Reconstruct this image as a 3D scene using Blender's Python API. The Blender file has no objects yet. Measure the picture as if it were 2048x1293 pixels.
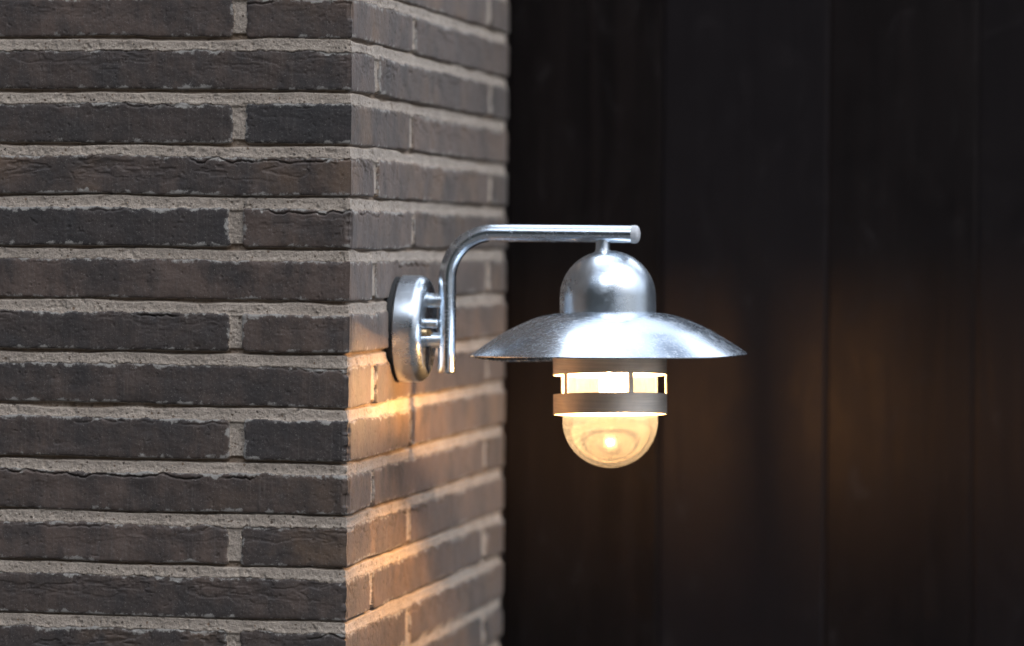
import bpy, bmesh, math, random
import numpy as np
from mathutils import Vector, Matrix

random.seed(7)
S = bpy.context.scene
COL = S.collection

# ------------------------------------------------------------------ camera
FPX, W, H = 8000.0, 2048.0, 1293.0        # focal length and size in photo pixels
HOR = 485.0                               # row of the horizon
ROLL = math.radians(0.62)
ZC = 1.78                                 # height of the lens
D0 = 3.84                                 # depth of the pillar's corner
cam = bpy.data.cameras.new("camera")
cam.sensor_width = 36.0
cam.lens = 36.0 * FPX / W
cam.shift_y = -(H / 2 - HOR) / W
cam.clip_start, cam.clip_end = 0.05, 400
cam.dof.use_dof = True
cam.dof.focus_distance = 3.89
cam.dof.aperture_fstop = 3.3
cam_o = bpy.data.objects.new("camera", cam)
cam_o.location = (0, 0, ZC)
cam_o.rotation_euler = (math.pi / 2, -ROLL, 0)
COL.objects.link(cam_o)
S.camera = cam_o

# ------------------------------------------------------------------ sky, sun, exposure
CLOUD = 24.0
BREAKS = [((-.27, .38, .89), .95, .99, 50), ((.52, .64, .62), .97, .99, 26), ((-.10, -.70, .72), .975, .992, 70), ((.12, -.70, .74), .985, .995, 60), ((.45, -.2, .86), .96, .985, 60)]
CLOUD_SHIFT = (1.7, 0.4, 0.3)
SUN_EL, SUN_AZ = math.radians(48), math.radians(52)     # azimuth: from the camera's back towards the right
world = bpy.data.worlds.new("World")
S.world = world
world.use_nodes = True
nt = world.node_tree
sky = nt.nodes.new("ShaderNodeTexSky")
sky.sky_type = 'NISHITA'
sky.sun_disc = False
sky.sun_elevation = SUN_EL
sdir = Vector((math.sin(SUN_AZ) * math.cos(SUN_EL), -math.cos(SUN_AZ) * math.cos(SUN_EL), math.sin(SUN_EL)))
sky.sun_rotation = math.atan2(sdir.x, sdir.y)
sky.dust_density = 3.0
bg = nt.nodes["Background"]
bg.inputs["Strength"].default_value = 0.08
# broken cloud cover, whitest overhead and towards the veiled sun
def wn(typ, **kw):
    n = nt.nodes.new("ShaderNode" + typ)
    for k, v in kw.items(): setattr(n, k, v)
    return n
wc = wn("TexCoord").outputs["Generated"]
cl = wn("TexNoise"); cl.inputs["Scale"].default_value = 1.9; cl.inputs["Detail"].default_value = 5; cl.inputs["Roughness"].default_value = .55
cl.inputs["Distortion"].default_value = .4
mp = wn("Mapping"); mp.inputs["Location"].default_value = CLOUD_SHIFT
nt.links.new(wc, mp.inputs["Vector"]); nt.links.new(mp.outputs[0], cl.inputs["Vector"])
mask = wn("ValToRGB"); mask.color_ramp.elements[0].position = .36; mask.color_ramp.elements[1].position = .56
nt.links.new(cl.outputs["Fac"], mask.inputs[0])
dt = wn("VectorMath", operation='DOT_PRODUCT'); nt.links.new(wc, dt.inputs[0])
dt.inputs[1].default_value = Vector((.25, .10, 1)).normalized()
def lobe(d, a, b, gain):
    q = wn("VectorMath", operation='DOT_PRODUCT'); nt.links.new(wc, q.inputs[0]); q.inputs[1].default_value = Vector(d).normalized()
    r = wn("MapRange", interpolation_type='SMOOTHSTEP'); nt.links.new(q.outputs["Value"], r.inputs["Value"])
    for k, v in (("From Min", a), ("From Max", b), ("To Min", 0.0), ("To Max", gain)): r.inputs[k].default_value = v
    return r.outputs[0]
lum = wn("MapRange"); nt.links.new(dt.outputs["Value"], lum.inputs["Value"])
lum.inputs["From Min"].default_value, lum.inputs["From Max"].default_value = .05, 1.0
lum.inputs["To Min"].default_value, lum.inputs["To Max"].default_value = 4.0, CLOUD
cc = wn("VectorMath", operation='SCALE'); cc.inputs[0].default_value = (.86, .97, 1.14)
nt.links.new(lum.outputs[0], cc.inputs["Scale"])
tot = None
for l_ in BREAKS:                                      # thin spots of the cloud cover, where it is brightest
    ad = wn("Math", operation='ADD'); nt.links.new(lobe(*l_), ad.inputs[1])
    if tot: nt.links.new(tot, ad.inputs[0])
    else: ad.inputs[0].default_value = 0
    tot = ad.outputs[0]
br_ = wn("VectorMath", operation='SCALE'); br_.inputs[0].default_value = (.9, .98, 1.1); nt.links.new(tot, br_.inputs["Scale"])
mx = wn("Mix", data_type='RGBA')
nt.links.new(mask.outputs[0], mx.inputs[0]); nt.links.new(sky.outputs[0], mx.inputs[6]); nt.links.new(cc.outputs[0], mx.inputs[7])
sm_ = wn("VectorMath", operation='ADD'); nt.links.new(mx.outputs[2], sm_.inputs[0]); nt.links.new(br_.outputs[0], sm_.inputs[1])
nt.links.new(sm_.outputs[0], bg.inputs[0])

sun = bpy.data.lights.new("sun", 'SUN')
sun.energy = 0.75
sun.angle = math.radians(50)
sun.color = (1.0, 0.90, 0.78)
sun_o = bpy.data.objects.new("sun", sun)
sun_o.rotation_euler = sdir.to_track_quat('Z', 'Y').to_euler()
sun_o.location = (3, -3, 5)
COL.objects.link(sun_o)

S.view_settings.view_transform = 'Standard'
S.view_settings.look = 'None'
S.view_settings.exposure = 0.22
S.view_settings.gamma = 1.0
S.render.engine = 'CYCLES'
S.cycles.max_bounces = 10
S.cycles.transparent_max_bounces = 16
S.cycles.use_denoising = True
S.cycles.sample_clamp_indirect = 8.0

# ------------------------------------------------------------------ pixel to ray
CR, SR = math.cos(ROLL), math.sin(ROLL)
def ray(px, py):
    u, v = px - W / 2, HOR - py
    return Vector((u * CR - v * SR, FPX, u * SR + v * CR)) / FPX
EYE = Vector((0, 0, ZC))
def on_plane(px, py, p, n):
    r = ray(px, py)
    return EYE + r * ((p - EYE).dot(n) / r.dot(n))

PHI = math.radians(9.6)
DR = Vector((math.sin(PHI), math.cos(PHI), 0))       # along the lamp's face, away from the camera
NR = Vector((math.cos(PHI), -math.sin(PHI), 0))      # its outward normal
NL = -DR                                             # outward normal of the face towards the camera
DL = -NR                                             # along that face, to the left
r0 = ray(702, HOR)
C0 = EYE + r0 * (D0 / r0.y)
C0.z = 0                                             # foot of the corner
LR = 0.892                                           # depth of the lamp's face

# ------------------------------------------------------------------ helpers
def link(name, me, mat=None, parent=None, smooth=False):
    o = bpy.data.objects.new(name, me)
    COL.objects.link(o)
    if mat: me.materials.append(mat)
    if parent: o.parent = parent
    if smooth: me.polygons.foreach_set("use_smooth", [True] * len(me.polygons))
    return o
def empty(name, label, cat, loc=(0, 0, 0)):
    o = bpy.data.objects.new(name, None)
    o.location = loc
    o['label'], o['category'] = label, cat
    o.empty_display_size = 0.1
    COL.objects.link(o)
    return o

def hsh(ix, iy, seed):
    n = (ix.astype(np.int64) * 374761393 + iy.astype(np.int64) * 668265263 + seed * 974634777) & 0xFFFFFFFF
    n = ((n ^ (n >> 13)) * 1274126177) & 0xFFFFFFFF
    n = ((n ^ (n >> 16)) * 2246822519) & 0xFFFFFFFF
    return ((n ^ (n >> 15)) & 0xFFFFFF) / float(0xFFFFFF)
def vnoise(x, y, seed=0):
    ix, iy = np.floor(x), np.floor(y)
    fx, fy = x - ix, y - iy
    fx, fy = fx * fx * fx * (fx * (fx * 6 - 15) + 10), fy * fy * fy * (fy * (fy * 6 - 15) + 10)
    a, b = hsh(ix, iy, seed), hsh(ix + 1, iy, seed)
    c, d = hsh(ix, iy + 1, seed), hsh(ix + 1, iy + 1, seed)
    return (a + (b - a) * fx) * (1 - fy) + (c + (d - c) * fx) * fy
def fbm(x, y, seed=0, o=4, gain=0.5):
    s, a, t = 0, 1.0, 0
    for k in range(o):
        s = s + a * (vnoise(x, y, seed + 17 * k) * 2 - 1)
        t += a; a *= gain; x = x * 2.03 + 11.3; y = y * 2.03 + 5.7
    return s / t
def sst(a, b, x):
    t = np.clip((x - a) / (b - a), 0, 1)
    return t * t * (3 - 2 * t)

# ------------------------------------------------------------------ node helpers
class NT:
    def __init__(s, name):
        s.m = bpy.data.materials.new(name); s.m.use_nodes = True
        s.t = s.m.node_tree; s.b = s.t.nodes["Principled BSDF"]; s.out = s.t.nodes["Material Output"]
    def n(s, typ, **kw):
        nd = s.t.nodes.new("ShaderNode" + typ)
        for k, v in kw.items(): setattr(nd, k, v)
        return nd
    def l(s, a, b): s.t.links.new(a, b)
    def coord(s, kind="Object"): return s.n("TexCoord").outputs[kind]
    def mapping(s, vec, scale=(1, 1, 1), rot=(0, 0, 0)):
        m = s.n("Mapping"); m.inputs["Scale"].default_value = scale; m.inputs["Rotation"].default_value = rot
        s.l(vec, m.inputs["Vector"]); return m.outputs[0]
    def noise(s, vec, scale, detail=4, rough=0.55, dist=0.0):
        n = s.n("TexNoise"); n.inputs["Scale"].default_value = scale; n.inputs["Detail"].default_value = detail
        n.inputs["Roughness"].default_value = rough; n.inputs["Distortion"].default_value = dist
        if vec is not None: s.l(vec, n.inputs["Vector"])
        return n.outputs["Fac"]
    def ramp(s, fac, stops):
        r = s.n("ValToRGB"); e = r.color_ramp.elements
        while len(e) < len(stops): e.new(0.5)
        for k, (p, c) in enumerate(stops):
            e[k].position = p; e[k].color = (c, c, c, 1) if not hasattr(c, '__len__') else (*c, 1)
        s.l(fac, r.inputs[0]); return r.outputs[0]
    def mix(s, fac, a, b, mode='MIX'):
        m = s.n("Mix", data_type='RGBA', blend_type=mode)
        for sock, v in ((m.inputs[0], fac), (m.inputs[6], a), (m.inputs[7], b)):
            if hasattr(v, 'links'): s.l(v, sock)
            elif hasattr(v, '__len__'): sock.default_value = (*v, 1)
            else: sock.default_value = v
        return m.outputs[2]
    def math(s, op, a, b=0.0, clamp=False):
        m = s.n("Math", operation=op, use_clamp=clamp)
        for sock, v in ((m.inputs[0], a), (m.inputs[1], b)):
            if hasattr(v, 'links'): s.l(v, sock)
            else: sock.default_value = v
        return m.outputs[0]
    def attr(s, name): return s.n("Attribute", attribute_name=name).outputs["Fac"]
    def bump(s, h, strength, dist, prev=None):
        b = s.n("Bump"); b.inputs["Strength"].default_value = strength; b.inputs["Distance"].default_value = dist
        s.l(h, b.inputs["Height"])
        if prev is not None: s.l(prev, b.inputs["Normal"])
        return b.outputs[0]
    def set(s, **kw):
        for k, v in kw.items():
            sock = s.b.inputs[k.replace('_', ' ')]
            if hasattr(v, 'links'): s.l(v, sock)
            elif hasattr(v, '__len__') and len(v) == 3: sock.default_value = (*v, 1)
            else: sock.default_value = v
        return s.m

# ------------------------------------------------------------------ brick and mortar materials
def brick_material():
    t = NT("dark_brick")
    co = t.coord()
    tone, edge, warm = t.attr("tone"), t.attr("edge"), t.attr("warm")
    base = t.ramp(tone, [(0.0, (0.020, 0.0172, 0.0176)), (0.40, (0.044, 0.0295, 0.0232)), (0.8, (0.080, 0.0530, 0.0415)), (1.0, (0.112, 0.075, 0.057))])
    n1 = t.noise(co, 22, 6, 0.6)
    base = t.mix(t.math('MULTIPLY', t.ramp(n1, [(0.38, 0.0), (0.68, 0.85)]), t.ramp(tone, [(0.0, 0.12), (0.6, 1.0)])), base, (0.096, 0.065, 0.051))
    n2 = t.noise(t.mapping(co, (1, 1, 0.35)), 60, 5, 0.65)
    base = t.mix(t.ramp(n2, [(0.35, 0.6), (0.55, 0.0)]), base, (0.017, 0.014, 0.0138))
    # rust brown clay here and there, denser on the lamp's face to imitate lamplight
    n3 = t.noise(co, 9, 5, 0.6)
    base = t.mix(t.math('MULTIPLY', t.ramp(n3, [(0.46, 0.0), (0.66, 0.9)]), warm), base, (0.150, 0.088, 0.047))
    # vertical drag lines of the mould
    n4 = t.noise(t.mapping(co, (420, 420, 16)), 1.0, 3, 0.6)
    base = t.mix(t.ramp(n4, [(0.55, 0.0), (0.8, 0.35)]), base, (0.13, 0.11, 0.098))
    n7 = t.noise(co, 17, 5, 0.62)
    base = t.mix(t.ramp(n7, [(0.36, 0.65), (0.54, 0.0)]), base, (0.019, 0.0165, 0.0165))
    # sand grains stuck in the surface
    n5 = t.noise(co, 850, 2, 0.6)
    base = t.mix(t.ramp(n5, [(0.63, 0.0), (0.72, 0.6)]), base, (0.22, 0.20, 0.18))
    base = t.mix(t.ramp(n5, [(0.26, 0.7), (0.36, 0.0)]), base, (0.012, 0.011, 0.011))
    # mortar smeared over the arrises
    n6 = t.math('ADD', t.math('MULTIPLY', t.noise(co, 95, 6, 0.72), .7), t.math('MULTIPLY', t.noise(co, 14, 3, 0.6), .34))
    near = t.ramp(edge, [(0.0, 0.26), (0.35, 0.17), (0.8, 0.0), (1.0, 0.0)])
    sm = t.ramp(t.math('ADD', n6, near), [(0.735, 0.0), (0.80, 0.85)])
    base = t.mix(sm, base, (0.27, 0.25, 0.225))
    # brown painted along the arrises, imitating the shaded recess under each brick
    ar = t.ramp(edge, [(0.0, 0.55), (0.09, 0.0)])
    base = t.mix(ar, base, (0.075, 0.05, 0.034))
    b = t.bump(t.noise(co, 420, 5, 0.7), 0.32, 0.0009)
    b = t.bump(n4, 0.2, 0.0006, b)
    b = t.bump(n6, 0.16, 0.001, b)
    return t.set(Base_Color=base, Roughness=t.ramp(n2, [(0.3, 0.62), (0.8, 0.85)]), Normal=b, Specular_IOR_Level=0.5,
                 Sheen_Weight=0.14, Sheen_Roughness=0.45, Sheen_Tint=(0.95, 0.86, 0.80))

def mortar_material():
    t = NT("sandy_mortar")
    co = t.coord()
    n1 = t.noise(co, 30, 5, 0.6)
    base = t.ramp(n1, [(0.25, (0.26, 0.214, 0.174)), (0.75, (0.425, 0.352, 0.288))])
    n2 = t.noise(co, 620, 3, 0.7)
    base = t.mix(t.ramp(n2, [(0.33, 0.75), (0.45, 0.0)]), base, (0.14, 0.12, 0.10))
    base = t.mix(t.ramp(n2, [(0.6, 0.0), (0.72, 0.7)]), base, (0.60, 0.53, 0.45))
    v = t.n("TexVoronoi"); v.inputs["Scale"].default_value = 330; v.inputs["Randomness"].default_value = 1.0
    wob = t.n("TexNoise"); wob.inputs["Scale"].default_value = 500; t.l(co, wob.inputs["Vector"])
    va = t.n("VectorMath", operation='SCALE'); t.l(wob.outputs["Color"], va.inputs[0]); va.inputs["Scale"].default_value = .0022
    vb = t.n("VectorMath", operation='ADD'); t.l(co, vb.inputs[0]); t.l(va.outputs[0], vb.inputs[1])
    t.l(vb.outputs[0], v.inputs["Vector"])
    sep = t.n("SeparateColor")
    t.l(v.outputs["Color"], sep.inputs[0])
    sep_r = t.math('GREATER_THAN', sep.outputs[0], 0.86)
    grain = t.math('MULTIPLY', sep_r, t.math('LESS_THAN', v.outputs["Distance"], t.math('MULTIPLY', sep.outputs[2], 0.5)))
    base = t.mix(t.math('MULTIPLY', grain, 0.85), base, t.mix(sep.outputs[1], (0.03, 0.026, 0.025), (0.16, 0.10, 0.06)))
    groove_tint = t.math('MULTIPLY', t.attr('tone'), t.ramp(t.noise(co, 45, 5, .6), [(.25, .35), (.6, .85)]))
    base = t.mix(groove_tint, base, (.15, .098, .060))  # browner mortar along the groove under each brick, its shade put into the colour
    b = t.bump(n2, 0.9, 0.0012)
    b = t.bump(t.noise(co, 260, 5, 0.7), 0.5, 0.0012, b)
    return t.set(Base_Color=base, Roughness=0.95, Normal=b, Specular_IOR_Level=0.2, Sheen_Weight=0.15, Sheen_Roughness=0.5)
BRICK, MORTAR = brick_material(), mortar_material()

# ------------------------------------------------------------------ the brick pillar
# courses: middle of the mortar bed above course k, read at the corner
beds = {-1: -17, 0: 88.8, 1: 195, 2: 302, 3: 406, 4: 511, 5: 617, 6: 721, 7: 830, 8: 938, 9: 1044, 10: 1149, 11: 1256}
def corner_z(py):
    return on_plane(702 - (py - HOR) * 0.0108, py, C0, NL).z
PITCH = (corner_z(88.8) - corner_z(1256)) / 11
bed_z = {k: corner_z(v) for k, v in beds.items()}
for k in range(12, 45): bed_z[k] = bed_z[k - 1] - PITCH
for k in range(-2, -30, -1): bed_z[k] = bed_z[k + 1] + PITCH
JH = 0.0066                                             # half a mortar bed
ROWS = [k for k in range(-28, 45) if bed_z[k] > 0.0]

TONE_L = {0: (.75, .62), 1: (.42,), 2: (.25, .05), 3: (.5,), 4: (.12, .72), 5: (.78,), 6: (.22, .66), 7: (.45,), 8: (.5, .18),
          9: (.5,), 10: (.7, .3), 11: (.42,), 12: (.25, .3)}
rng = random.Random(11)
def rows_for(face):
    """bricks of one face as (s0, s1, z0, z1, tone, warm); s runs from the corner"""
    out = []
    for k in ROWS:
        zt, zb = bed_z[k - 1] - JH if k - 1 in bed_z else bed_z[k] + PITCH - JH, bed_z[k] + JH
        if zb < 0.02: continue
        jit = lambda a: rng.uniform(-a, a)
        even = k % 2 == 0
        tl = TONE_L.get(k)
        def tn(i):
            v = tl[i] if tl and i < len(tl) else rng.uniform(0.1, 0.8)
            return v
        if face == 'L':
            if even:
                w0 = 0.1045 + jit(0.002)
                xs = [(0, w0, tn(1)), (w0 + 0.0135, w0 + 0.585, tn(0)), (w0 + 0.600, w0 + 1.16, rng.uniform(.1, .8))]
            else:
                xs = [(0, 0.545 + jit(.01), tn(0)), (0.573, 1.13, rng.uniform(.1, .8))]
        else:
            if even:
                w0 = 0.300 + jit(0.006)
                xs = [(0, w0, min(1, tn(1) + .35)), (w0 + 0.019, LR, rng.uniform(.4, 1.3))]  # tones raised on the lamp's face, putting its light into the brick colour
            else:
                w0 = 0.112 + jit(0.004)
                w1 = 0.752 + jit(0.008)
                xs = [(0, w0, min(1, tn(0) + .35)), (w0 + 0.020, w1, rng.uniform(.4, 1.3)), (w1 + 0.026, LR, rng.uniform(.1, .6))]  # corner bricks painted paler here than on their other face, as if lit
        for s0, s1, t in xs:
            out.append((s0, s1, zb + jit(.0006), zt + jit(.0006), t, rng.random() ** 2.2 if face == 'L' else rng.random() ** 0.7, k))  # more warm colour on the lamp's face, imitating its orange light
    return out

def span(dense, a, b, step_d, step_c, lo, hi):
    """grid lines: step_d between a and b, step_c outside"""
    L = [np.arange(lo, a, step_c)] if lo < a else []
    L.append(np.arange(a, b, step_d))
    if hi > b: L.append(np.arange(b, hi, step_c))
    L = np.concatenate(L)
    return np.append(L, hi)

ztop, zlow = corner_z(-40), corner_z(1330)
HTOP = 2.3
def face_grid(face):
    seed = 100 if face == 'L' else 500
    sg = span(1, 0, 0.385, 0.0008, 0.008, 0, 1.13) if face == 'L' else np.concatenate([np.arange(0, .34, .0015), np.arange(.34, LR - .01, .0028), np.linspace(LR - .01, LR, 8)])
    zg = span(1, zlow, ztop, 0.0008 if face == 'L' else 0.0010, 0.008, 0.0, HTOP)
    s, z = np.meshgrid(sg, zg)                         # rows z, columns s
    sig = -s if face == 'L' else s                     # one continuous run round the corner
    dist = np.full(s.shape, -1.0)
    tone = np.zeros(s.shape); warm = np.zeros(s.shape); topd = np.full(s.shape, 1.0)
    hb = np.zeros(s.shape); crk = np.zeros(s.shape)
    ragg = fbm(sig * 160, z * 160, seed + 3, 4, 0.6) * 0.0010
    for (s0, s1, z0, z1, tn, wm, k) in rows_for(face):
        i0, i1 = np.searchsorted(zg, [z0 - .012, z1 + .012]); j0, j1 = np.searchsorted(sg, [s0 - .012, s1 + .012])
        if i1 <= i0 or j1 <= j0: continue
        ss, zz, gg = s[i0:i1, j0:j1], z[i0:i1, j0:j1], sig[i0:i1, j0:j1]
        kk = np.full(gg.shape, k * 3.7)
        wav = fbm(gg * 9 + kk, kk, 31, 3) * 0.0015
        top = z1 + wav + fbm(gg * 42 + kk, kk * 1.3, 37, 5, .6) * 0.0024
        bot = z0 + wav * .7 + fbm(gg * 26 + kk, kk * 2.1, 41, 3) * 0.0011
        ja = .0022 if face == 'L' else .0012
        e0 = -1.0 if s0 <= 0 else s0 + fbm(zz * 90, kk, 43 + int(s0 * 100), 4, .6) * ja
        e1 = 9.0 if s1 >= LR - 1e-6 and face == 'R' else s1 + fbm(zz * 90, kk, 47 + int(s1 * 100), 4, .6) * ja
        rg = ragg[i0:i1, j0:j1]
        # rounded rectangle distance
        dx = np.minimum(ss - e0, e1 - ss); dt = top - zz; db = zz - bot
        dz = np.minimum(dt + rg * 1.3, db + rg * .45)
        dx = dx + rg
        R = .004
        qx, qz = np.maximum(R - dx, 0), np.maximum(R - dz, 0)
        dd = np.where((dx < R) & (dz < R), R - np.hypot(qx, qz), np.minimum(dx, dz))
        new = dd > dist[i0:i1, j0:j1]
        dist[i0:i1, j0:j1] = np.where(new, dd, dist[i0:i1, j0:j1])
        tone[i0:i1, j0:j1] = np.where(new, tn, tone[i0:i1, j0:j1])
        warm[i0:i1, j0:j1] = np.where(new, wm, warm[i0:i1, j0:j1])
        topd[i0:i1, j0:j1] = np.where(new, dt, topd[i0:i1, j0:j1])
        # tilt and bow of each brick
        off = (hsh(np.array([k]), np.array([int(s0 * 500)]), 9)[0] - .5) * .0022
        tl = (hsh(np.array([k]), np.array([int(s0 * 500)]), 19)[0] - .5) * .035
        b = off + tl * (zz - (z0 + z1) / 2)
        # folds of clay: torn lips along the upper half
        f = fbm(gg * 26 + kk * 5, zz * 85 + kk, seed + 61, 4, .55)
        lip = sst(.0, .10, f) - sst(.10, .45, f)
        up = sst(.006, .028, zz - z0)
        amt = hsh(np.array([k]), np.array([int(s0 * 500)]), 29)[0]
        b = b - lip * (amt ** 2.5) * .0012 * up
        crk[i0:i1, j0:j1] = np.where(new, max(0, (amt * 7.3) % 1 - .2) * 1.5, crk[i0:i1, j0:j1])
        hb[i0:i1, j0:j1] = np.where(new, b, hb[i0:i1, j0:j1])
    # brick face
    hb = hb + fbm(sig * 34, z * 60, seed + 5, 5, .55) * .0007
    pit = fbm(sig * 210, z * 210, seed + 7, 3, .6)
    hb = hb - sst(.50, .68, pit) * .0006 + fbm(sig * 400, z * 400, seed + 8, 3, .6) * .00018
    # split skin just under the upper edge
    cr = np.abs(topd - .0035 - fbm(sig * 60, z * 12, seed + 9, 4, .6) * .005)
    crm = sst(.05, .3, fbm(sig * 16, z * 22, seed + 11, 3))
    hb = hb - np.exp(-(cr / .0008) ** 2) * .0026 * crm * crk
    hb = hb - np.exp(-np.maximum(dist, 0) / .0011) * .0013
    # mortar bed: struck back under the brick above, nearly flush on the brick below
    bz = np.array(sorted(bed_z.values()))
    idx = np.clip(np.searchsorted(bz, z), 1, len(bz) - 1)
    near = np.where(np.abs(z - bz[idx]) < np.abs(z - bz[idx - 1]), bz[idx], bz[idx - 1])
    rel = (z - near) / JH
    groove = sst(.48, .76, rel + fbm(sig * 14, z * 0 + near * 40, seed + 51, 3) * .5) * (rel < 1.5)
    hm = -.0020 - .0038 * groove + .0008 * sst(-.3, -1.2, rel)
    hm = np.where(rel > 1.5, -.0030, np.where(rel < -1.35, -.003, hm))
    # in the raking light of the lamp's face the beds are struck a bit deeper
    if face == 'R': hm = hm * 1.05
    gap = fbm(sig * 55, z * 55, seed + 15, 4, .6)
    hm = hm + gap * .0005 + fbm(sig * 330, z * 330, seed + 13, 3, .65) * .0008
    hm = hm - sst(.35, .6, fbm(sig * 120, z * 120, seed + 21, 3)) * .0012
    m = sst(-.0006, .0005, dist)
    h = hm * (1 - m) + hb * m
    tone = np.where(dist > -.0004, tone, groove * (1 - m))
    return sg, zg, s, z, h, dist, tone, warm

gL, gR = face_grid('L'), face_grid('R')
zL = gL[1]
cL = np.maximum(-gL[4][:, 0], 0.0003) + .0003 + .0022 * sst(.1, .6, fbm(zL * 70, zL * 0, 77, 4, .6))          # how far the corner is set back, by height
cL_R = np.interp(gR[1], zL, cL)
def build_face(g, face, c):
    sg, zg, s, z, h, dist, tone, warm = g
    bl = sst(0, .006, s)
    h = h * bl - c[:, None] * (1 - bl)
    se = s + c[:, None] * np.clip(1 - s / .010, 0, 1)
    if face == 'R':
        e = np.maximum(-h[:, -1], .0004)
        e = e + .009 * (dist[:, -1] < 0)
        b2 = sst(0, .008, LR - s)
        h = h * b2 - e[:, None] * (1 - b2)
        se = se - e[:, None] * np.clip(1 - (LR - s) / .010, 0, 1)
        dv, nv = DR, NR
    else:
        dv, nv = DL, NL
    P = np.empty(s.shape + (3,))
    for a in range(3):
        P[..., a] = C0[a] + dv[a] * se + nv[a] * h
    P[..., 2] = z
    nz, ns = s.shape
    idx = np.arange(nz * ns).reshape(nz, ns)
    if face == 'R': q = np.stack([idx[:-1, :-1], idx[:-1, 1:], idx[1:, 1:], idx[1:, :-1]], -1)
    else: q = np.stack([idx[:-1, 1:], idx[:-1, :-1], idx[1:, :-1], idx[1:, 1:]], -1)
    q = q.reshape(-1, 4)
    isb = (dist.reshape(-1)[q].mean(1) > 0)
    return P.reshape(-1, 3), q, isb, dist.reshape(-1), tone.reshape(-1), warm.reshape(-1)
FL, FR = build_face(gL, 'L', cL), build_face(gR, 'R', cL_R)

def grid_mesh(name, parts):
    V, Q, A = [], [], []
    off = 0
    for P, q, d, t, w in parts:
        used = np.unique(q)
        remap = np.full(len(P), -1, np.int64); remap[used] = np.arange(len(used))
        V.append(P[used]); Q.append(remap[q] + off); A.append(np.stack([np.clip(d[used] / .010, 0, 1), t[used], w[used]], 1))
        off += len(used)
    V, Q, A = np.concatenate(V), np.concatenate(Q), np.concatenate(A)
    me = bpy.data.meshes.new(name)
    me.vertices.add(len(V)); me.vertices.foreach_set("co", V.astype(np.float32).ravel())
    me.loops.add(Q.size); me.loops.foreach_set("vertex_index", Q.astype(np.int32).ravel())
    me.polygons.add(len(Q)); me.polygons.foreach_set("loop_start", np.arange(0, Q.size, 4, dtype=np.int32))
    me.polygons.foreach_set("loop_total", np.full(len(Q), 4, np.int32))
    me.polygons.foreach_set("use_smooth", np.ones(len(Q), bool))
    me.update(calc_edges=True)
    for k, nm in enumerate(("edge", "tone", "warm")):
        at = me.attributes.new(nm, 'FLOAT', 'POINT'); at.data.foreach_set("value", A[:, k].astype(np.float32))
    return me

pillar = empty("brick_pillar", "dark brown brick corner with pale sandy mortar joints, carrying the lamp", "brick wall", C0)
def sel(F, want):
    P, q, isb, d, t, w = F
    return (P - np.array(C0), q[isb == want], d, t, w)
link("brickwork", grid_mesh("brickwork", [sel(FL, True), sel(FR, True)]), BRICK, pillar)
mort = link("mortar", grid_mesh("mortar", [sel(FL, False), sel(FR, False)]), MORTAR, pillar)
# plain back, left end and top, so that the pillar is a closed body
bm = bmesh.new()
a = Vector((0, 0, 0)) + DR * (LR - .012) - NR * .012
c = [a, a + DL * 1.10, DL * 1.112 + DR * .012, DR * .012 - NR * .012]
lo = [bm.verts.new((p.x, p.y, 0)) for p in c]; hi = [bm.verts.new((p.x, p.y, HTOP - .01)) for p in c]
for k in (0, 1): bm.faces.new((lo[k], lo[k + 1], hi[k + 1], hi[k]))
bm.faces.new(hi)
me = bpy.data.meshes.new("back_masonry"); bm.to_mesh(me); bm.free()
link("back_masonry", me, MORTAR, pillar)

# ------------------------------------------------------------------ timber wall
def timber_material():
    t = NT("black_stained_timber")
    co = t.coord()
    st = t.mapping(co, (1, 1, 0.06))
    n1 = t.noise(st, 60, 6, 0.6, 0.6)
    n2 = t.noise(co, 3.2, 4, 0.6)
    base = t.ramp(n1, [(0.3, (0.0012, 0.0010, 0.0011)), (0.75, (0.0075, 0.0052, 0.0048))])
    base = t.mix(t.ramp(n2, [(0.45, 0.0), (0.75, 0.7)]), base, (0.008, 0.0065, 0.006))
    board = t.attr("board")
    base = t.mix(t.math('MULTIPLY', board, 0.9), base, (0.0075, 0.0065, 0.0075))
    n3 = t.noise(t.mapping(co, (1, 1, 0.5)), 26, 6, 0.7, 1.2)
    base = t.mix(t.ramp(n3, [(0.60, 0.0), (0.74, 0.45)]), base, (0.030, 0.026, 0.026))
    b = t.bump(n1, 0.5, 0.002)
    return t.set(Base_Color=base, Roughness=t.ramp(n3, [(0.3, 0.40), (0.7, 0.55)]), Normal=b, Specular_IOR_Level=0.16, Specular_Tint=(1.0, 0.84, 0.79))
TW0 = C0 + DR * (LR + 0.035)                           # foot of the timber plane behind the pillar's edge
def wall_w(px): return (on_plane(px, HOR, TW0 + Vector((0, 0, ZC)), DR) - TW0).dot(NR)
seams = [wall_w(1322), wall_w(1655), wall_w(1953)]
pitch = (seams[2] - seams[0]) / 2
seams = [seams[0] - pitch * k for k in range(6, 0, -1)] + seams + [seams[2] + pitch * k for k in range(1, 8)]
ws, hs, bs = [], [], []
rb = random.Random(8)
for a, b in zip(seams[:-1], seams[1:]):
    o, v = rb.uniform(-.0006, .0006), rb.random()
    cup = rb.uniform(-.001, .002)
    for f in (0.0, .0035, .012, .02, .1, .2, .35, .5, .65, .8, .9, .98, .988, .9965):
        w = a + f * (b - a)
        e = min(f, 1 - f) * (b - a)
        hgt = -.0016 if e < .0009 else (-.0006 if e < .003 else 0) + o + cup * 4 * f * (1 - f)
        ws.append(w); hs.append(hgt); bs.append(v)
TTOP = 2.2
zs = np.linspace(0, TTOP, 110)
V, A = [], []
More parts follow.
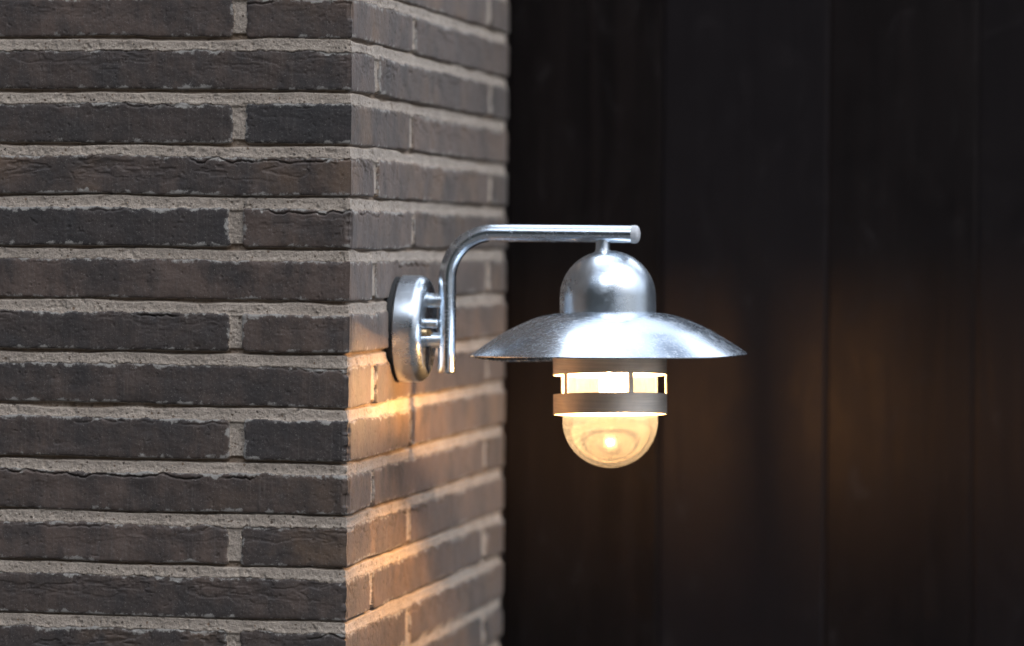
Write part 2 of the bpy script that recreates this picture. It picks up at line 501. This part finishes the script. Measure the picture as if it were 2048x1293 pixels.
for z in zs:
    for w, hgt, v in zip(ws, hs, bs):
        p = NR * w + NL * (hgt + .0015 * math.sin(z * 2.3 + v * 30))
        V.append((p.x, p.y, z)); A.append(v)
n = len(ws)
F = [(r * n + k, r * n + k + 1, (r + 1) * n + k + 1, (r + 1) * n + k) for r in range(len(zs) - 1) for k in range(n - 1)]
# a back sheet gives the wall its thickness
k0 = len(V)
for (w, z) in ((ws[0], 0), (ws[-1], 0), (ws[-1], TTOP), (ws[0], TTOP)):
    p = NR * w + DR * .06
    V.append((p.x, p.y, z)); A.append(0)
F.append((k0 + 3, k0 + 2, k0 + 1, k0))
r1 = (len(zs) - 1) * n
F += [(0, k0, k0 + 1, n - 1), (r1, r1 + n - 1, k0 + 2, k0 + 3)]
me = bpy.data.meshes.new("timber_wall"); me.from_pydata(V, [], F); me.update()
at = me.attributes.new("board", 'FLOAT', 'POINT'); at.data.foreach_set("value", A)
tw = link("timber_wall", me, timber_material())
tw.location = TW0
tw['label'], tw['category'] = "black stained wall of wide upright timber boards behind the lamp", "timber wall"

# ------------------------------------------------------------------ ground
t = NT("grey_paving")
co = t.coord()
n1 = t.noise(co, 3, 6, .6); n2 = t.noise(co, 160, 4, .7)
base = t.ramp(n1, [(.3, (.075, .07, .062)), (.7, (.12, .11, .10))])
base = t.mix(t.ramp(n2, [(.4, .5), (.6, 0.0)]), base, (.05, .047, .045))
br = t.n("TexBrick"); br.inputs["Scale"].default_value = 1.0; br.inputs["Mortar Size"].default_value = .006
br.inputs["Brick Width"].default_value = .6; br.inputs["Row Height"].default_value = .3
br.inputs["Color1"].default_value = (1, 1, 1, 1); br.inputs["Color2"].default_value = (.86, .86, .86, 1); br.inputs["Mortar"].default_value = (.3, .3, .3, 1)
t.l(co, br.inputs["Vector"])
base = t.mix(1.0, base, br.outputs["Color"], 'MULTIPLY')
pav = t.set(Base_Color=base, Roughness=.85, Normal=t.bump(n2, .4, .002))
bm = bmesh.new()
bmesh.ops.create_grid(bm, x_segments=8, y_segments=8, size=150)
me = bpy.data.meshes.new("ground"); bm.to_mesh(me); bm.free()
gr = link("ground", me, pav); gr['kind'] = "structure"

# unseen dark trees, added behind the camera to block sky from the reflections
t = NT("blocker_foliage")
treecol = t.ramp(t.noise(t.coord(), 4, 4, .6), [(.35, (.018, .026, .012)), (.7, (.05, .07, .03))])
FOL = t.set(Base_Color=treecol, Roughness=.7)
rt = np.random.default_rng(3)
V, F = [], []
for k in range(52000):
    az = math.radians(rt.uniform(-100, 22))
    rr = rt.uniform(6.5, 9.5)
    top_h = 8.0 + 1.5 * math.sin(az * 7) + 1.3 * math.sin(az * 17 + 1)
    c = Vector((math.sin(az) * rr, -math.cos(az) * rr, top_h * rt.random() ** .8))
    m = Matrix.Rotation(rt.uniform(0, 6.3), 3, 'Z') @ Matrix.Rotation(rt.uniform(0, 6.3), 3, 'X')
    w = rt.uniform(.08, .22)
    k0 = len(V)
    for q in ((-w, 0, 0), (0, -w * .5, 0), (w, 0, 0), (0, w * .5, 0)): V.append(tuple(c + m @ Vector(q)))
    F.append((k0, k0 + 1, k0 + 2, k0 + 3))
me = bpy.data.meshes.new("sky_blocker_trees"); me.from_pydata(V, [], F); me.update()
tl_ = link("sky_blocker_trees", me, FOL); tl_['kind'] = "stuff"

# ------------------------------------------------------------------ lamp materials
def metal(name, col, r0, r1, scale, scratch=0.0, grime=0.3, spangle=0.0, streak=None):
    t = NT(name)
    co = t.coord()
    n1 = t.noise(co, scale, 5, .55, .6)
    n2 = t.noise(co, scale * 5, 5, .7)
    rough = t.math('ADD', t.ramp(n1, [(.2, r0), (.8, r1)]), t.ramp(n2, [(.5, 0.0), (.75, .10)]))
    dark = tuple(x * .55 for x in col)
    base = t.mix(t.ramp(n1, [(.30, 0.0), (.80, grime)]), col, dark)
    nrm = t.bump(n2, .04, .0005)
    if spangle:
        v = t.n("TexVoronoi"); v.inputs["Scale"].default_value = spangle; t.l(co, v.inputs["Vector"])
        s = t.n("SeparateColor"); t.l(v.outputs["Color"], s.inputs[0])
        base = t.mix(t.math('MULTIPLY', s.outputs[0], .16), base, dark)
    if scratch:
        for rot, k in (((.5, .3, .2), 0), ((1.9, .2, 1.1), 1), ((.2, 2.2, .8), 2)):
            sc = t.noise(t.mapping(co, (9, 700, 700), rot), 1.0, 2, .6, .4)
            lin = t.ramp(sc, [(.62, 0.0), (.70, 1.0)])
            base = t.mix(t.math('MULTIPLY', lin, .35 * scratch), base, (.95, .95, .97))
            rough = t.math('ADD', rough, t.math('MULTIPLY', lin, .2 * scratch))
            nrm = t.bump(sc, .12 * scratch, .0004, nrm)
    if streak:
        sk = t.noise(t.mapping(co, streak), 1.0, 3, .6)
        base = t.mix(t.ramp(sk, [(.35, .35), (.6, 0.0)]), base, dark)
        nrm = t.bump(sk, .15, .0003, nrm)
    return t.set(Base_Color=base, Metallic=1.0, Roughness=rough, Normal=nrm)
GALV = metal("galvanised_steel", (.65, .71, .77), .22, .34, 32, .3, .25, 170)
SHADE = metal("scratched_zinc", (.66, .73, .81), .17, .29, 18, .6, .28)
TUBE = metal("bright_tube", (.66, .73, .80), .18, .27, 30, .15, .15)
STEEL = metal("brushed_sheet_steel", (.82, .74, .66), .45, .58, 30, .2, .3, 0, (20, 20, 600))
t = NT("black_rubber"); RUBBER = t.set(Base_Color=(.008, .008, .008), Roughness=.7)
t = NT("old_brass"); BRASS = t.set(Base_Color=(.5, .36, .2), Metallic=1.0, Roughness=.4)
t = NT("white_ceramic"); CERAMIC = t.set(Base_Color=(.75, .73, .7), Roughness=.35)
t = NT("plastic_plug"); PLUG = t.set(Base_Color=(.42, .43, .45), Roughness=.45)

def glass_material(name, D0, D1):
    t = NT(name)
    tr = t.n("BsdfTransparent"); tr.inputs[0].default_value = (.97, .97, .96, 1)
    gl = t.n("BsdfGlossy"); gl.inputs["Roughness"].default_value = .085
    fw = t.n("LayerWeight"); fr = t.math('ADD', t.math('MULTIPLY', t.math('POWER', fw.outputs["Facing"], 5.0), 0.55), 0.075)   # two faces of a thin pane
    m1 = t.n("MixShader"); t.l(fr, m1.inputs[0]); t.l(tr.outputs[0], m1.inputs[1]); t.l(gl.outputs[0], m1.inputs[2])
    df = t.n("BsdfDiffuse"); df.inputs[0].default_value = (.58, .70, .90, 1)
    tl = t.n("BsdfTranslucent"); tl.inputs[0].default_value = (.58, .70, .90, 1)
    m2 = t.n("MixShader"); m2.inputs[0].default_value = .5; t.l(df.outputs[0], m2.inputs[1]); t.l(tl.outputs[0], m2.inputs[2])
    dust = t.ramp(t.noise(t.coord(), 40, 5, .6, .8), [(.35, D0), (.75, D1)])
    m3 = t.n("MixShader"); t.l(dust, m3.inputs[0]); t.l(m1.outputs[0], m3.inputs[1]); t.l(m2.outputs[0], m3.inputs[2])
    t.l(m3.outputs[0], t.out.inputs[0])
    return t.m
GLASS, CAPSULE = glass_material("dusty_clear_glass", .020, .034), glass_material("etched_bulb_glass", .05, .07)
LAMP_POWER = 10200.0
t = NT("glowing_capsule")
em = t.n("Emission"); em.inputs[0].default_value = (1.0, .53, .20, 1); em.inputs[1].default_value = LAMP_POWER
t.l(em.outputs[0], t.out.inputs[0]); GLOW = t.m

# ------------------------------------------------------------------ wall lamp
def tube_mesh(name, pts, rad, seg=40, cap0=0.0, cap1=0.0):
    """round tube along points; cap > 0 gives a domed end of that length"""
    pts = [Vector(p) for p in pts]
    tg = [(pts[min(i + 1, len(pts) - 1)] - pts[max(i - 1, 0)]).normalized() for i in range(len(pts))]
    rings = [(p, t, rad) for p, t in zip(pts, tg)]
    if cap0:
        rings = [(pts[0] - tg[0] * cap0 * math.sin(a), tg[0], rad * math.cos(a)) for a in (1.45, 1.1, .75, .4, .15)] + rings
    if cap1:
        rings += [(pts[-1] + tg[-1] * cap1 * math.sin(a), tg[-1], rad * math.cos(a)) for a in (.15, .4, .75, 1.1, 1.45)]
    up = Vector((0, 1, 0))
    V, F = [], []
    for p, t, r in rings:
        a = up.cross(t)
        a = a.normalized() if a.length > 1e-4 else Vector((1, 0, 0))
        b = t.cross(a)
        for k in range(seg):
            q = 2 * math.pi * k / seg
            V.append(p + (a * math.cos(q) + b * math.sin(q)) * r)
    for i in range(len(rings) - 1):
        for k in range(seg):
            F.append((i * seg + k, i * seg + (k + 1) % seg, (i + 1) * seg + (k + 1) % seg, (i + 1) * seg + k))
    F.append(tuple(range(seg))[::-1]); F.append(tuple(range((len(rings) - 1) * seg, len(rings) * seg)))
    me = bpy.data.meshes.new(name); me.from_pydata([tuple(v) for v in V], [], F); me.update()
    return me
def lathe_mesh(name, prof, seg=128, M=None, warp=None, close=False):
    """(radius, height) profile turned round z, then moved by M"""
    V, F = [], []
    for r, h in prof:
        for k in range(seg):
            a = 2 * math.pi * k / seg
            v = Vector((r * math.cos(a), r * math.sin(a), h))
            if warp: v.z += warp(a, r)
            V.append(tuple(M @ v if M else v))
    n = len(prof)
    for i in range(n if close else n - 1):
        j = (i + 1) % n
        for k in range(seg):
            F.append((i * seg + k, i * seg + (k + 1) % seg, j * seg + (k + 1) % seg, j * seg + k))
    me = bpy.data.meshes.new(name); me.from_pydata(V, [], F); me.update()
    b = bmesh.new(); b.from_mesh(me); bmesh.ops.remove_doubles(b, verts=b.verts, dist=1e-6)
    bmesh.ops.recalc_face_normals(b, faces=b.faces); b.to_mesh(me); b.free()
    return me
def auto_smooth(o, deg=40):
    me = o.data
    b = bmesh.new(); b.from_mesh(me)
    for e in b.edges:
        if len(e.link_faces) == 2: e.smooth = e.calc_face_angle(0) < math.radians(deg)
    for f in b.faces: f.smooth = True
    b.to_mesh(me); b.free()

# frame of the lamp: x out of the wall, y along the wall away from the camera, z up
base = on_plane(795, 657, C0, NR)
LM = Matrix(((NR.x, DR.x, 0), (NR.y, DR.y, 0), (0, 0, 1)))
lamp = empty("wall_lamp", "galvanised outdoor wall lamp with wide metal shade and lit glass globe", "wall lamp", base)
lamp.rotation_euler = LM.to_euler()
LT = LM.transposed()
def lp(px, py):
    """pixel on the lamp's middle plane -> lamp frame"""
    q = LT @ (on_plane(px, py, base, DR) - base)
    return Vector((q.x, 0, q.z))
PX = (lp(1214, 600) - lp(1214, 700)).z / 100           # metres per pixel at the lamp head
PXW = (lp(850, 600) - lp(850, 700)).z / 100

def part(name, me, mat, parent=lamp, deg=40):
    o = link(name, me, mat, parent); auto_smooth(o, deg); return o

# mounting cup, its axis along x
RX = Matrix.Rotation(math.pi / 2, 4, 'Y')
cup_r = 107 * PXW
cd = 0.033                                             # front of the cup, from the wall
prof = [(cup_r * .955, .003), (cup_r, .0055)]
prof += [(cup_r, cd - .011)]
prof += [(cup_r - .011 * (1 - math.cos(a)), cd - .011 * (1 - math.sin(a))) for a in (.2, .4, .6, .8, 1.0, 1.2, 1.4, 1.57)]
prof += [(cup_r - .0135, cd - .0002), (cup_r - .016, cd - .0016), (.02, cd - .0016), (.0001, cd - .0016)]
tilt = Matrix.Rotation(math.radians(1.0), 4, 'Y')
cup = part("mounting_cup", lathe_mesh("mounting_cup", prof, 128, tilt @ RX), GALV, deg=30)
part("gasket", lathe_mesh("gasket", [(cup_r * .4, -.004), (cup_r * .965, -.004), (cup_r * .965, .0035), (cup_r * .4, .0035)], 96, RX, close=True), RUBBER, cup)
# arm
TR = 17.4 * PXW
y0, zbot, ztopa = 0, lp(894, 742).z, lp(1100, 467.5).z
xv = lp(894, 650).x
xe = lp(1271, 469).x
R = 92 * PX
pts = [(xv, 0, zbot)] + [(xv, 0, zbot + (ztopa - R - zbot) * k / 8) for k in range(1, 8)]
pts += [(xv + R * (1 - math.cos(a)), 0, ztopa - R * (1 - math.sin(a))) for a in np.linspace(0, math.pi / 2, 24)]
pts += [(xv + R + (xe - xv - R) * k / 8, 0, ztopa) for k in range(1, 9)]
arm = part("arm", tube_mesh("arm", pts, TR, 48), TUBE)
part("end_cap", tube_mesh("end_cap", [(xe - .004, 0, ztopa), (xe + .0005, 0, ztopa)], TR * 1.03, 48, 0, TR * .5), PLUG, arm)
part("end_cap", tube_mesh("end_cap", [(xv, 0, zbot + .004), (xv, 0, zbot - .0005)], TR * 1.03, 48, 0, TR * .35), TUBE, arm)
for py in (602, 681):
    z = lp(860, py).z
    part("spacer", tube_mesh("spacer", [(cd - .004, 0, z), (xv - TR * .6, 0, z)], 15.5 * PXW, 40), GALV)
z = lp(862, 647).z
part("bolt", tube_mesh("bolt", [(cd - .004, -.004, z), (cd + .008, -.004, z)], .0048, 24, 0, .003), GALV, cup)
z = lp(845, 665).z
sc = part("screw", tube_mesh("screw", [(cd - .004, -.026, z), (cd + .002, -.026, z)], .0038, 20, 0, .001), BRASS, cup)
b = bmesh.new(); b.from_mesh(sc.data)
for k, (sx, sz) in enumerate(((.0016, .007), (.0055, .0018))):
    bmesh.ops.create_cube(b, size=1, matrix=Matrix.Translation((cd + .0045 + .002 * k, -.026, z)) @ Matrix.Diagonal((.004, sx, sz, 1)))
b.to_mesh(sc.data); b.free()

# lamp head: hangs from the arm, a little askew
top = Vector((lp(1206, 487).x, 0, ztopa - TR))
yaw = Matrix.Rotation(PHI, 4, 'Z')                     # undo the wall's turn: now x is the camera's right, y its depth
def head_matrix(side, fore):
    """side: foot of the axis swings to the camera's right; fore: swings to the camera (degrees)"""
    return Matrix.Translation(top) @ yaw @ Matrix.Rotation(math.radians(-side), 4, 'Y') @ Matrix.Rotation(math.radians(-fore), 4, 'X')
SH = Matrix.Translation(yaw @ Vector((9 * PX, 0, 0)))
HM = SH @ head_matrix(0.9, 2.4)
def hz(py): return -(py - 487) * PX                    # height below the arm for a row on the lamp's axis
part("stem", lathe_mesh("stem", [(.0001, hz(480)), (14.5 * PX, hz(480)), (14.5 * PX, hz(500)), (16 * PX, hz(503)), (16 * PX, hz(508)), (.0001, hz(508))], 48, Matrix.Translation(top)), GALV)
dr = 96 * PX
prof = [(.0001, hz(502))] + [(dr * math.sin(a), hz(502) - dr * .98 * (1 - math.cos(a))) for a in np.linspace(.06, math.pi / 2, 30)]
prof += [(dr, hz(632)), (dr - .0012, hz(632)), (dr - .0012, hz(600))]
part("dome", lathe_mesh("dome", prof, 160, HM), GALV)
# shade
cp = [(92, 627), (97, 627.5), (120, 630.5), (143, 636), (165, 644), (186, 653.5), (208, 664.5), (229, 677), (250, 690), (265, 700), (275.5, 707.5)]
def catmull(P, m=5):
    out = []
    for i in range(len(P) - 1):
        p0, p1, p2, p3 = P[max(i - 1, 0)], P[i], P[i + 1], P[min(i + 2, len(P) - 1)]
        for k in range(m):
            t = k / m
            out.append(tuple(.5 * (2 * b + (c - a) * t + (2 * a - 5 * b + 4 * c - d) * t * t + (3 * b - a - 3 * c + d) * t ** 3) for a, b, c, d in zip(p0, p1, p2, p3)))
    out.append(P[-1]); return out
outer = [(r * PX, hz(y)) for r, y in catmull(cp)]
rim = outer[-1]
prof = outer + [(rim[0] + .0009, rim[1] - .0007), (rim[0] + .0006, rim[1] - .0018), (rim[0] - .0008, rim[1] - .0016)] + [(r - .0006, h - .0013) for r, h in outer[::-1]]
KA = [0, 45, 90, 135, 180, 225, 270, 315, 360]         # 0 right, 90 away, 180 left, 270 to the camera
KD = [0, .000, .003, .006, .000, .004, .0060, .0050, 0]
def droop(a, r):
    d = np.interp(math.degrees(a) % 360, np.linspace(0, 360, 73), DROOP)
    return -d * max(0, (r - 97 * PX) / (178 * PX)) ** 1.8 + .0004 * math.sin(3 * a + 1) * (r / rim[0]) ** 2
_x = np.linspace(0, 360, 73)
DROOP = np.interp(_x, KA, KD)
for _ in range(6): DROOP[:-1] = (np.roll(DROOP[:-1], 1) + 2 * DROOP[:-1] + np.roll(DROOP[:-1], -1)) / 4
DROOP[-1] = DROOP[0]
part("shade", lathe_mesh("shade", prof, 192, HM, droop, close=True), SHADE)
# sleeve with five slots
SM = head_matrix(0.9, 4.3)
SM = Matrix.Translation(yaw @ Vector((12 * PX, 0, 0))) @ SM
sr, th = 113.5 * PX, .0013
zsl = [hz(y) for y in (700, 715, 733, 751.5, 790, 812, 830)]
bars = [-52 + 72 * k for k in range(5)]                 # degrees from the camera, to the right
half = 2.6
angs = []
for bdeg in bars:
    angs += [bdeg - half, bdeg + half] + [bdeg + half + (72 - 2 * half) * k / 14 for k in range(1, 14)]
angs = sorted(set(round(x, 4) for x in angs))
na, nz_ = len(angs), len(zsl)
def in_bar(x): return any(abs((x - bb + 180) % 360 - 180) < half for bb in bars)
b = bmesh.new(); vs = {}
for side, rr in ((0, sr), (1, sr - th)):
    for i, zz in enumerate(zsl):
        for k, x in enumerate(angs):
            q = math.radians(x)
            vs[side, i, k] = b.verts.new(SM @ Vector((rr * math.sin(q), -rr * math.cos(q), zz)))
def kept(i, k):
    if i < 0 or i >= nz_ - 1: return False
    if i != 3: return True
    x0, x1 = angs[k], angs[(k + 1) % na]
    if x1 < x0: x1 += 360
    return in_bar((x0 + x1) / 2)
for i in range(nz_ - 1):
    for k in range(na):
        if not kept(i, k): continue
        k2 = (k + 1) % na
        b.faces.new((vs[0, i, k], vs[0, i + 1, k], vs[0, i + 1, k2], vs[0, i, k2]))
        b.faces.new((vs[1, i, k], vs[1, i, k2], vs[1, i + 1, k2], vs[1, i + 1, k]))
        if not kept(i - 1, k): b.faces.new((vs[0, i, k], vs[0, i, k2], vs[1, i, k2], vs[1, i, k]))
        if not kept(i + 1, k): b.faces.new((vs[0, i + 1, k2], vs[0, i + 1, k], vs[1, i + 1, k], vs[1, i + 1, k2]))
        if not kept(i, (k - 1) % na): b.faces.new((vs[0, i + 1, k], vs[0, i, k], vs[1, i, k], vs[1, i + 1, k]))
        if not kept(i, k2): b.faces.new((vs[0, i, k2], vs[0, i + 1, k2], vs[1, i + 1, k2], vs[1, i, k2]))
bmesh.ops.recalc_face_normals(b, faces=b.faces)
me = bpy.data.meshes.new("sleeve"); b.to_mesh(me); b.free()
part("sleeve", me, STEEL, deg=35)
# glass globe, a thin shell
gr_ = 95 * PX
zc = hz(842)
prof = [(gr_, hz(716)), (gr_, hz(760)), (gr_, hz(800)), (gr_, zc)] + [(max(gr_ * math.cos(a), .0001), zc - gr_ * math.sin(a)) for a in np.linspace(.06, math.pi / 2, 34)]
part("globe", lathe_mesh("globe", prof, 128, SM), GLASS)
# lamp holder and glowing capsule
holder = [(.0001, hz(640)), (.021, hz(640)), (.021, hz(705)), (.019, hz(712)), (.019, hz(728)), (.011, hz(733)), (.0001, hz(733))]
FR = .0034
bulb = part("bulb", lathe_mesh("bulb", [(.0001, hz(753) + FR)] + [(FR * math.sin(a), hz(753) + FR * math.cos(a)) for a in np.linspace(.2, 1.57, 8)]
            + [(FR, hz(775))] + [(FR * math.cos(a), hz(775) - FR * math.sin(a)) for a in np.linspace(.2, 1.5, 8)] + [(.0001, hz(775) - FR * 1.01)], 32, SM), GLOW)
part("bulb_glass", lathe_mesh("bulb_glass", [(.0105, hz(729)), (.0105, hz(785))] + [(max(.0105 * math.cos(a), .0001), hz(785) - .0105 * math.sin(a)) for a in np.linspace(.1, 1.57, 10)], 40, SM), CAPSULE, bulb)
part("bulb_holder", lathe_mesh("bulb_holder", holder, 48, SM), CERAMIC, bulb)
# seat that closes the shade above the globe
part("globe_seat", lathe_mesh("globe_seat", [(.0001, hz(668)), (dr * .97, hz(668)), (108 * PX, hz(690)), (sr - th - .0005, hz(704)), (sr - th - .0005, hz(707)), (gr_ * .9, hz(704)), (.022, hz(700)), (.0001, hz(700))], 96, HM), STEEL)
